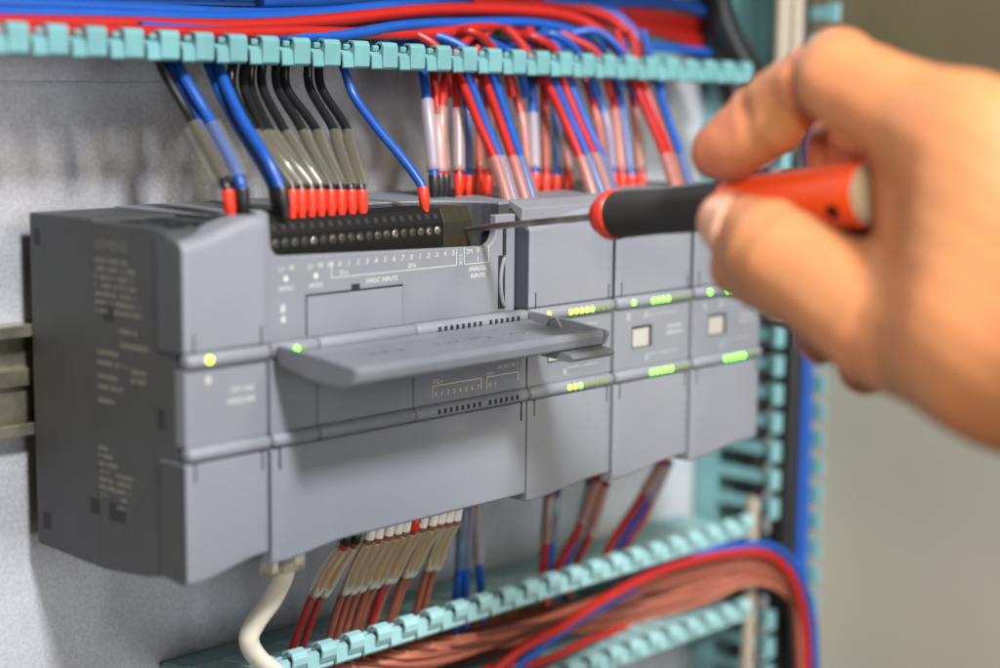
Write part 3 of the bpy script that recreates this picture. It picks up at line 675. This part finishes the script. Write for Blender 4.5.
# wires under the controller
G4 = 'wires leaving the underside of the controller'
lowf = [(369, 531), (378, 529.5), (388, 527), (397, 525), (405, 523), (413.5, 521), (422, 519), (432, 517), (440, 515), (448, 513.5), (456, 512)]
lend = [(326, 652), (333, 652), (340, 650), (350, 645), (354, 646), (366, 640), (369, 640), (386, 632), (389, 632), (414, 622), (421, 622)]
lname = ['first', 'second', 'third', 'fourth', 'fifth', 'sixth', 'seventh', 'eighth', 'ninth', 'tenth', 'eleventh']
def lowwire(top, end, m, lab, fer, kx=0.0, sleeve=True):
    t = np.array(top); e = np.array(end)
    P = [(e[0]-2, e[1]+24, -24), (e[0], e[1], -24), (e[0]+ (t[0]-e[0])*.30, e[1]-(e[1]-t[1])*.40, -33), (t[0]-(t[0]-e[0])*.52, t[1]+ (e[1]-t[1])*.45, -44), (t[0]-(t[0]-e[0])*.26-1, t[1]+ (e[1]-t[1])*.24, -52), (t[0], t[1]+7, -60)]
    pts = spline([at(a, b, Y=c) for a, b, c in P], 9)
    o = obj('wire', MB().tube(pts, 1.25, 12), m, None, smooth=True, angle=60, loc=pts[len(pts)//2]); tag(o, lab, 'wire', G4)
    e0 = pts[-1]; d = np.array([.15, -.1, 1.]); d /= np.linalg.norm(d)
    obj('ferrule', MB().lathe(e0-d*.5, e0+d, [(0, 1.4), (.4, 1.75), (4.5, 1.7), (5, 1.2), (8, 1.0)], 14), fer, o, smooth=True, angle=50)
    if sleeve:
        n = len(pts); mid = [np.array(q) for q in pts[int(.56*(n-1)):-1]]
        mb = sleeve_mesh(mid, 2.3)
        obj('marker_sleeve', mb, 'clearyellow', o, smooth=True)
lowwire((345, 537), (292, 650), 'red', 'bright red wire in a clear sleeve, leftmost of those under the controller', 'fblack')
lowwire((355, 535), (301, 652), 'red', 'bright red wire second from the left under the controller', 'fblack')
for i, (t, e) in enumerate(zip(lowf, lend)):
    m = 'red' if i == 5 else 'brown'
    lowwire(t, e, m, ('red wire with a red ferrule amid the brown ones under the controller' if i == 5 else
            'brown wire with clear sleeve and white ferrule, %s in the row under the controller' % lname[i]), 'fred' if i == 5 else 'fwhite')
G5 = 'wires under the right part of the row'
lf = [
 ([(455, 640, -22), (456, 600, -22), (460, 555, -30), (462, 505, -42)], 'blue', 'blue wire falling into the lower duct, left one of the pair beside the brown wires', (.62, 1), 'clear'),
 ([(464, 640, -22), (465, 600, -22), (466, 555, -30), (468, 502, -42)], 'blue', 'blue wire falling into the lower duct, right one of the pair beside the brown wires', (.62, 1), 'clear'),
 ([(482, 630, -20), (481, 592, -20), (478, 550, -28), (475, 500, -40)], 'blue', 'blue wire with a greyish sleeve standing alone under the controller', (.6, 1), 'whitesl'),
 ([(540, 600, -22), (543, 566, -22), (546, 530, -32), (549, 490, -50)], 'red', 'red wire hanging at the left under the first far module', (.6, 1), 'clearpink'),
 ([(546, 600, -20), (549, 566, -20), (552, 530, -30), (556, 490, -48)], 'blue', 'blue wire hanging beside the leftmost red wire under the far modules', (.6, 1), 'clear'),
 ([(546, 605, -22), (556, 570, -22), (580, 525, -34), (597, 478, -50)], 'red', 'red wire slanting down left under the joint of the first two far modules', (.72, 1), 'clearpink'),
 ([(556, 600, -20), (563, 570, -20), (578, 530, -30), (590, 482, -46)], 'blue', 'blue wire slanting between two red ones under the first two far modules', (.72, 1), 'clear'),
 ([(568, 596, -22), (576, 563, -22), (589, 536, -34), (605, 484, -50)], 'red', 'red wire slanting right of the blue one under the first two far modules', (.72, 1), 'clearpink'),
 ([(600, 580, -22), (608, 549, -22), (637, 504, -34), (662, 462, -50)], 'red', 'red wire slanting under the second far module, left one of the bundle', (.78, 1), 'clearpink'),
 ([(610, 580, -20), (618, 549, -20), (640, 512, -30), (664, 464, -46)], 'blue', 'blue wire slanting under the second far module, middle of the bundle', (.78, 1), 'clear'),
 ([(616, 580, -20), (624, 549, -20), (646, 512, -28), (668, 462, -44)], 'red', 'red wire slanting under the second far module, right one of the bundle', (.78, 1), 'clearpink'),
]
for pts, m, lab, sl, slm in lf: wire(pts, 1.6, m, lab, G5, None, 8, sl, slm, 2.3)

# bundle in the lower duct
for i in range(24):
    t = i/23; z0 = random.uniform(-17, 15); y = random.uniform(-30, -2)
    k = random.uniform(-9, 9)
    wire([(350+t*30, 690+z0*.4-t*14, y), (440, 655+z0+k*.4-t*14, y), (530, 634+z0-k*.6-t*8, y), (620, 598+z0+k*.8+t*16, y), (700, 574+z0*.8+t*20, y*.5-20), (750, 566+z0*.8+t*8, y*.3-34), (786, 582+z0*.6+t*6, y*.2-43), (803+z0*.5, 628+z0*.6, y*.2-44), (806+z0*.5, 720, y*.2-44)], random.choice((1.5, 1.7, 1.9)), ('brown', 'browndark', 'brown', 'brownlight')[i % 4],
         'brown wire in the bundle lying along the lower duct', 'brown wires bundled in the lower duct')
for i in range(14):
    t = i/13
    wire([(330+t*110, 662-t*24, -23), (356+t*110, 668-t*30+random.uniform(-3, 3), -31), (430+t*90, 662-t*34+random.uniform(-5, 5), -30), (540+t*60, 628-t*22+random.uniform(-5, 5), -26), (640+t*30, 596+random.uniform(-6, 6), -20)], 1.3, ('brown', 'browndark', 'brownlight')[i % 3],
         'brown wire spreading from a finger slot into the lower duct bundle', 'brown wires spreading from the slots of the lower duct')
wire([(470, 690, -37), (520, 650, -38), (560, 628, -38), (606, 598, -37), (660, 571, -35), (714, 556, -40), (753, 552, -46), (779, 562, -50), (797, 590, -52), (806, 640, -52), (806, 720, -52)], 1.9, 'red', 'bright red wire lying over the brown bundle and bending down at right', 'red and blue wires over the brown bundle')
wire([(484, 692, -36), (540, 648, -36), (575, 622, -35), (606, 604, -33), (640, 585, -27), (690, 566, -18)], 1.9, 'blue', 'blue wire lying just under the bright red one over the brown bundle', 'red and blue wires over the brown bundle')
wire([(640, 575, -22), (700, 553, -36), (745, 545, -44), (775, 548, -48), (797, 570, -50), (811, 610, -50), (815, 660, -50), (815, 720, -50)], 1.8, 'blue', 'blue wire outermost in the bend at the right end of the lower duct', 'red and blue wires over the brown bundle')
wire([(440, 700, -36), (490, 668, -36), (540, 662, -34), (590, 640, -26), (640, 622, -14)], 1.6, 'red', 'red wire lowest at the bottom edge over the brown bundle', 'red and blue wires over the brown bundle')

# cables in the upright duct
def vcable(x, y, r, m, lab, grp, name='cable', lo=-325, top=228, bend=None, stop=228):
    pts = [(x+.8*math.sin(z*.013+x), y, z) for z in range(lo, top, 12)]
    if bend: pts = pts+spline([pts[-1], (x+bend[0]*.15, y+bend[1]*.3, top+14), (x+bend[0]*.55, y+bend[1]*.7, top+34), (x+bend[0]*.9, y+bend[1]*.95, top+54), (x+bend[0], y+bend[1], top+74), (x+bend[0], y+bend[1], max(stop, top+80))], 8)[1:]
    tag(obj(name, MB().tube(pts, r, 14), m, None, smooth=True, angle=60, loc=(x, y, 0)), lab, 'cable', grp)
GV = 'cables running down the upright duct'
vcable(359, -32, 6.0, 'blackw', 'thick black cable at the front of the upright duct', GV, top=112, bend=(-30, 22))  # upper bend added to stand for the dark end of the upper duct
vcable(353.5, -18, 6.0, 'blackw', 'thick black cable deep in the upright duct', GV, top=104, bend=(-19, 14))  # bend added likewise, as a dark mass at the duct end
vcable(368.5, -34.5, 2.2, 'blue', 'blue cable nearest the black ones at the front of the upright duct', GV, top=120, bend=(-8, 12), stop=150)
vcable(373.6, -33.5, 1.8, 'blue', 'blue cable at the front right of the upright duct', GV, top=116, bend=(-10, 14), stop=150)
vcable(366, -25, 3.2, 'blackw', 'black cable just behind the blue ones in the upright duct', GV)
vcable(374.5, -24, 3.2, 'blackw', 'thinner black cable against the right wall of the upright duct', GV)
GB = 'beige cables beside the upright duct'
vcable(333.5, -33, 2.9, 'beige', 'beige cable crossing the right end of the lower duct, left of the upright duct', GB, top=-34)
vcable(344, -33, 3.4, 'beige', 'beige cable at the top right beside the wiring duct, left one of two', GB, lo=118)
vcable(353, -34, 3.4, 'beige', 'beige cable at the top right beside the wiring duct, right one of two', GB, lo=118)

# white cable plugged in below the left module
wc = [at(283, 560, Y=-58), at(284, 574, Y=-57), at(273, 598, Y=-52), at(256, 622, Y=-48), at(249, 640, Y=-46), at(258, 658, Y=-44), at(280, 676, Y=-40), at(310, 700, Y=-30)]
w0 = wc[1]
cb = obj('network_cable', MB().tube(spline(wc, 10), 3.1, 16), 'cable', None, smooth=True, angle=60, loc=w0)
tag(cb, 'thick ivory network cable with clear plug under the left end of the controller', 'cable')
pg = MB().box(w0[0]-4, w0[0]+4.5, -62, -54, w0[2]+1.5, 6.5)
obj('plug', pg, 'plug', cb, bevel=.5)
q = at(262, 566, Y=-62)
obj('plug_clip', MB().box(w0[0]-8.6, w0[0]-6.0, -62, -56, w0[2]+1.5, 5), 'plug', cb, bevel=.4)

# ------------------------------------------------------------------ screwdriver
TIP = at(467, 229, Y=-63.0); COLR = at(603, 216, d=531)
ax = (COLR-TIP)/np.linalg.norm(COLR-TIP); L0 = np.linalg.norm(COLR-TIP)
HEND = at(877, 194, d=457); hx = (HEND-COLR)/np.linalg.norm(HEND-COLR); LH = np.linalg.norm(HEND-COLR)
sdv = thing('screwdriver', COLR, 'red and black screwdriver held in the hand, blade at the controller terminals', 'screwdriver')
obj('shaft', MB().lathe(TIP, COLR, [(0, .6), (4, .8), (12, 1.05), (L0+3, 1.1)], 20), 'steel', sdv, smooth=True, angle=60)
obj('collar', MB().lathe(COLR, HEND, [(-1.2, 1.4), (-1.1, 4.4), (-.7, 5.3), (.2, 5.6), (3.0, 5.6)], 28), 'dcollar', sdv, smooth=True, angle=40)
obj('ring', MB().lathe(COLR, HEND, [(1.9, 5.4), (1.95, 6.6), (2.4, 7.1), (3.2, 7.35), (5.4, 7.4), (6.0, 7.3), (6.4, 6.8)], 32), 'fred', sdv, smooth=True, angle=40)
obj('grip', MB().lathe(COLR, HEND, [(5.8, 6.4), (6.3, 7.0), (11, 6.9), (22, 6.6), (34, 6.7), (44, 7.0), (49.6, 7.2), (49.8, 6.8)], 32), 'grip', sdv, smooth=True, angle=40)
hd = MB().lathe(COLR, HEND, [(49.4, 6.8), (49.9, 7.3), (58, 7.7), (70, 8.2), (90, 8.5), (LH-4, 8.6), (LH-2.6, 8.3)], 32)
obj('handle', hd, 'dred', sdv, smooth=True, angle=40)
obj('end_cap', MB().lathe(COLR, HEND, [(LH-3, 7.9), (LH-2.2, 8.1), (LH-.6, 7.7), (LH, 6.4)], 32), 'cap', sdv, smooth=True, angle=40)
hc = COLR+hx*(LH-8.5); vdir = CAM-hc; vdir = vdir-hx*(vdir@hx); vdir /= np.linalg.norm(vdir)
dn = np.cross(hx, vdir); dn = dn if dn[2] < 0 else -dn
hp = vdir*.88+dn*.42; hp /= np.linalg.norm(hp)
obj('hanging_hole', MB().lathe(hc+hp*7.8, hc+hp*9, [(0, 2.0), (.85, 2.0), (.9, 1.9)], 18), mat('hole_shade', (0.06, 0.004, 0.003), .6), sdv)

# ------------------------------------------------------------------ hand
def J(px, py, d, r): return (at(px, py, d=d), r)
tipI, dipI, pipI, mcpI = J(719, 153, 486, 8.1), J(767, 111, 476, 9.2), J(822, 78, 458, 10.4), J(958, 138, 418, 14.0)
pipF = J(840, 80, 441, 11.6)
tipT, ipT, mcpT, cmcT = J(728, 222, 474, 8.9), J(775, 251, 451, 12.5), J(888, 330, 430, 15.0), J(1000, 352, 405, 20.0)
wr = J(1150, 350, 385, 25)
arm = J(1330, 470, 360, 31)
B = []                                             # bones: (a, ra, b, rb)
def chain(*js):
    for (a, ra), (b, rb) in zip(js, js[1:]): B.append((a, ra, b, rb))
fing = {
 'index': (tipI, dipI, pipI, mcpI), 'thumb': (tipT, ipT, mcpT, cmcT),
 'middle': (J(824, 336, 474, 7.8), J(826, 245, 488, 8.6), J(846, 150, 480, 10.4), J(985, 165, 440, 12.5)),
 'ring': (J(866, 367, 466, 7.6), J(886, 290, 482, 8.2), J(905, 195, 478, 9.4), J(1045, 240, 442, 11)),
 'pinky': (J(944, 385, 452, 6.4), J(948, 330, 466, 7.0), J(1000, 280, 462, 8.0), J(1090, 310, 436, 10)),
}
palm = [(mcpI, wr), (fing['middle'][3], wr), (fing['ring'][3], wr), (fing['pinky'][3], wr), (cmcT, wr), (wr, arm),
        (J(934, 170, 430, 12.4), J(934, 300, 424, 13)), (J(910, 182, 440, 8.4), J(911, 255, 440, 8.4)), (J(985, 160, 412, 17), J(985, 330, 404, 20)), (J(1050, 190, 410, 17), J(1060, 360, 398, 22))]
allp = [q for f in fing.values() for q in f]+[q for pr in palm for q in pr]
lo = np.min([p-r for p, r in allp], axis=0)-4; hi = np.max([p+r for p, r in allp], axis=0)+4
H = 1.25
n = np.ceil((hi-lo)/H).astype(int)+1
gx, gy, gz = [lo[i]+H*np.arange(n[i]) for i in range(3)]
P3 = np.stack(np.meshgrid(gx, gy, gz, indexing='ij'), -1).astype(np.float32)
def cone(P, a, ra, b, rb):
    ab = (b-a).astype(np.float32); L2 = float(ab@ab)
    t = np.clip(((P-a.astype(np.float32))@ab)/L2, 0, 1)
    q = P-a.astype(np.float32)-t[..., None]*ab
    return np.sqrt((q*q).sum(-1))-(ra+(rb-ra)*t)
def smin(a, b, k):
    h = np.clip(.5+.5*(b-a)/k, 0, 1); return b+(a-b)*h-k*h*(1-h)
NC = at(711, 222, d=467); NN = -RT*.80-fw*.62+UP*.12; NN /= np.linalg.norm(NN)
NA = -RT*.6+fw*.78+UP*.25; NA = NA-NN*(NA@NN); NA /= np.linalg.norm(NA); NS = np.cross(NN, NA)
def sdf(P):
    D = None
    for q, w in palm:
        c = cone(P, q[0], q[1], w[0], w[1]); D = c if D is None else smin(D, c, 9)
    FD = []
    for nm, js in fing.items():
        F = None
        for q, ((a, ra), (b, rb)) in enumerate(zip(js, js[1:])):
            if nm == 'index' and q == 2: a, ra = pipF
            c = cone(P, a, ra*.97, b, rb*.97); F = c if F is None else smin(F, c, 1.6 if nm == 'index' and q == 2 else 2.6)
        if nm == 'thumb':                           # fleshy pad under the tip
            pa, pb = J(742, 268, 471, 8.4), J(790, 282, 452, 10.5)
            F = smin(F, cone(P, pa[0], pa[1], pb[0], pb[1]), 4)
            q = P-NC.astype(np.float32)
            e = np.sqrt((q@NS.astype(np.float32)/8.0)**2+(q@NA.astype(np.float32)/7.2)**2)
            fr_ = np.exp(-((q@NN.astype(np.float32))/9)**4)
            F = F+fr_*(1.0*np.exp(-((e-1.06)/.11)**2)+.35/(1+np.exp((e-1)*14)))
        if nm == 'index':
            pa, pb = J(735, 153, 480, 7.2), J(775, 128, 470, 7.6)
            F = smin(F, cone(P, pa[0], pa[1], pb[0], pb[1]), 3)
            qa = J(838, 66, 448, 9.6); F = smin(F, np.sqrt(((P-qa[0].astype(np.float32))**2).sum(-1))-qa[1], 4)
        # creases across the joints
        for j, amp in ((1, 1.3), (2, 1.1)):
            c = js[j][0]; dv = js[j-1][0]-js[j+1][0]; dv = dv/np.linalg.norm(dv)
            for off in (-1.3, 1.1):
                s = (P-c.astype(np.float32))@dv.astype(np.float32)-off
                near = np.exp(-(((P-c.astype(np.float32))**2).sum(-1))/(2*(js[j][1]*1.5)**2))
                F = F+amp*np.exp(-(s/.95)**2)*near
        if nm == 'index':
            for (ca, cb, amp, wd) in (((799, 72), (816, 124), 2.2, 1.1), ((791, 76), (806, 124), 1.0, .8), ((757, 98), (772, 146), 1.3, .9), ((764, 97), (779, 142), 1.0, .8), ((846, 48), (850, 78), .6, .8), ((836, 42), (838, 74), .6, .8)):
                a_, b_ = at(*ca, d=456), at(*cb, d=450)
                mid = (a_+b_)/2; nn = tipI[0]-pipI[0]; ln = b_-a_; nn = nn-ln*(nn@ln)/(ln@ln); nn /= np.linalg.norm(nn)
                s = (P-mid.astype(np.float32))@nn.astype(np.float32); l_ = ((P-mid.astype(np.float32))@(ln/(ln@ln)).astype(np.float32))
                F = F+amp*np.exp(-(s/wd)**2)*np.exp(-(l_/.62)**4)*np.exp(-(((P-mid.astype(np.float32))@fw.astype(np.float32))/14)**2)
        FD.append(F)
    G = None
    for F in FD: G = F if G is None else smin(G, F, 1.0)
    D = smin(D, G, 6)
    x_, y_, z_ = P[..., 0], P[..., 1], P[..., 2]   # tendons and soft unevenness of the skin
    D = D+.34*np.sin(x_/4.9+.5*np.sin(z_/7))*np.sin(y_/6.1+1)*np.sin(z_/5.3+2)+.16*np.sin(x_/2.3+z_/3.1)*np.sin(y_/2.7-z_/2.9)
    # the handle the fingers close on stays free
    s = (P-COLR.astype(np.float32))@hx.astype(np.float32)
    q = P-COLR.astype(np.float32)-s[..., None]*hx.astype(np.float32)
    hr = np.interp(s, [0, 6, 22, 46, 70, 90, LH-4], [6, 6.9, 6.5, 7.2, 8.1, 8.4, 8.5])+.15
    hand = np.maximum(np.sqrt((q*q).sum(-1))-hr, np.abs(s-LH/2)-LH/2+3.2)
    return np.maximum(D, -hand)
def surface_nets(F, lo, H):
    ins = F < 0
    c = [F[i:F.shape[0]-1+i or None, j:F.shape[1]-1+j or None, k:F.shape[2]-1+k or None] for i in (0, 1) for j in (0, 1) for k in (0, 1)]
    offs = [(i, j, k) for i in (0, 1) for j in (0, 1) for k in (0, 1)]
    cs = np.stack(c, -1); sg = cs < 0
    act = sg.any(-1) & ~sg.all(-1)
    idx = np.full(act.shape, -1, np.int64); A = np.argwhere(act); idx[act] = np.arange(len(A))
    vals = cs[act]; acc = np.zeros((len(A), 3)); cnt = np.zeros(len(A))
    for a in range(8):
        for b in range(a+1, 8):
            if sum(abs(offs[a][i]-offs[b][i]) for i in range(3)) != 1: continue
            m = (vals[:, a] < 0) != (vals[:, b] < 0)
            t = vals[:, a]/(vals[:, a]-vals[:, b]+1e-12)
            p = np.array(offs[a])+(np.array(offs[b])-np.array(offs[a]))*t[:, None]
            acc[m] += p[m]; cnt[m] += 1
    V = (A+acc/cnt[:, None])*H+lo
    faces = []
    for ax_ in range(3):
        o = [i for i in range(3) if i != ax_]
        sl0 = [slice(1, -1)]*3; sl0[ax_] = slice(0, -1); sl1 = [slice(1, -1)]*3; sl1[ax_] = slice(1, None)
        E = np.argwhere(ins[tuple(sl0)] != ins[tuple(sl1)])
        E[:, o[0]] += 1; E[:, o[1]] += 1
        def g(d0, d1):
            q = E.copy(); q[:, o[0]] -= d0; q[:, o[1]] -= d1
            return idx[q[:, 0], q[:, 1], q[:, 2]]
        faces.append(np.stack([g(0, 0), g(1, 0), g(1, 1), g(0, 1)], 1))
    Fc = np.concatenate(faces); Fc = Fc[(Fc >= 0).all(1)]
    return V, Fc
V, Fc = surface_nets(sdf(P3), lo, H)
hm = MB(); hm.v = [tuple(p) for p in V]; hm.f = [tuple(int(i) for i in f) for f in Fc]
hand = obj('hand', hm, 'skin', None, smooth=True, loc=wr[0])
tag(hand, 'bare hand reaching in from the right, thumb and index finger gripping the screwdriver', 'hand')
skin_mat([(tipI[0], 26), (tipT[0]+(ipT[0]-tipT[0])*.1, 20), (fing['middle'][0][0], 20), (fing['middle'][2][0], 26), (fing['ring'][0][0], 18), (pipI[0], 15)], wr[0])
sm_ = hand.modifiers.new('smooth', 'SMOOTH'); sm_.factor = .5; sm_.iterations = 2
# nails: patches lifted off the skin
def nail(center, nrm, along, hw, hl, name='thumbnail'):
    nrm = nrm/np.linalg.norm(nrm); al = along-nrm*(along@nrm); al /= np.linalg.norm(al); sd_ = np.cross(nrm, al)
    N = 14; rows = []
    grid = []
    for i in range(N+1):
        for j in range(N+1):
            u, v = -1+2*i/N, -1+2*j/N
            # rounded-square to ellipse-ish outline
            uu = u*math.sqrt(1-.32*v*v); vv = v*math.sqrt(1-.32*u*u)
            grid.append(center+sd_*uu*hw+al*vv*hl+nrm*14)
    Q = np.array(grid)
    for _ in range(40): Q = Q-nrm*np.clip(sdf(Q.astype(np.float32)), -1, 2)[:, None]*.8
    mb = MB(); top = [p+nrm*(.15+.45*(1-max(abs(-1+2*(i//(N+1))/N), abs(-1+2*(i % (N+1))/N))**4)) for i, p in enumerate(Q)]
    mb.v = [tuple(p) for p in top]+[tuple(p-nrm*.6) for p in Q]
    m_ = (N+1)**2
    for i in range(N):
        for j in range(N):
            a = i*(N+1)+j; q = (a, a+1, a+N+2, a+N+1); mb.f.append(q); mb.f.append(tuple(m_+t for t in q[::-1]))
    rim = [j for j in range(N)]+[i*(N+1)+N for i in range(N)]+[N*(N+1)+N-j for j in range(N)]+[(N-i)*(N+1) for i in range(N)]
    for a, b in zip(rim, rim[1:]+rim[:1]): mb.f.append((a, b, m_+b, m_+a))
    return obj(name, mb, 'nail', hand, smooth=True, angle=70)
nail(NC, NN, NA, 8.0, 7.2)
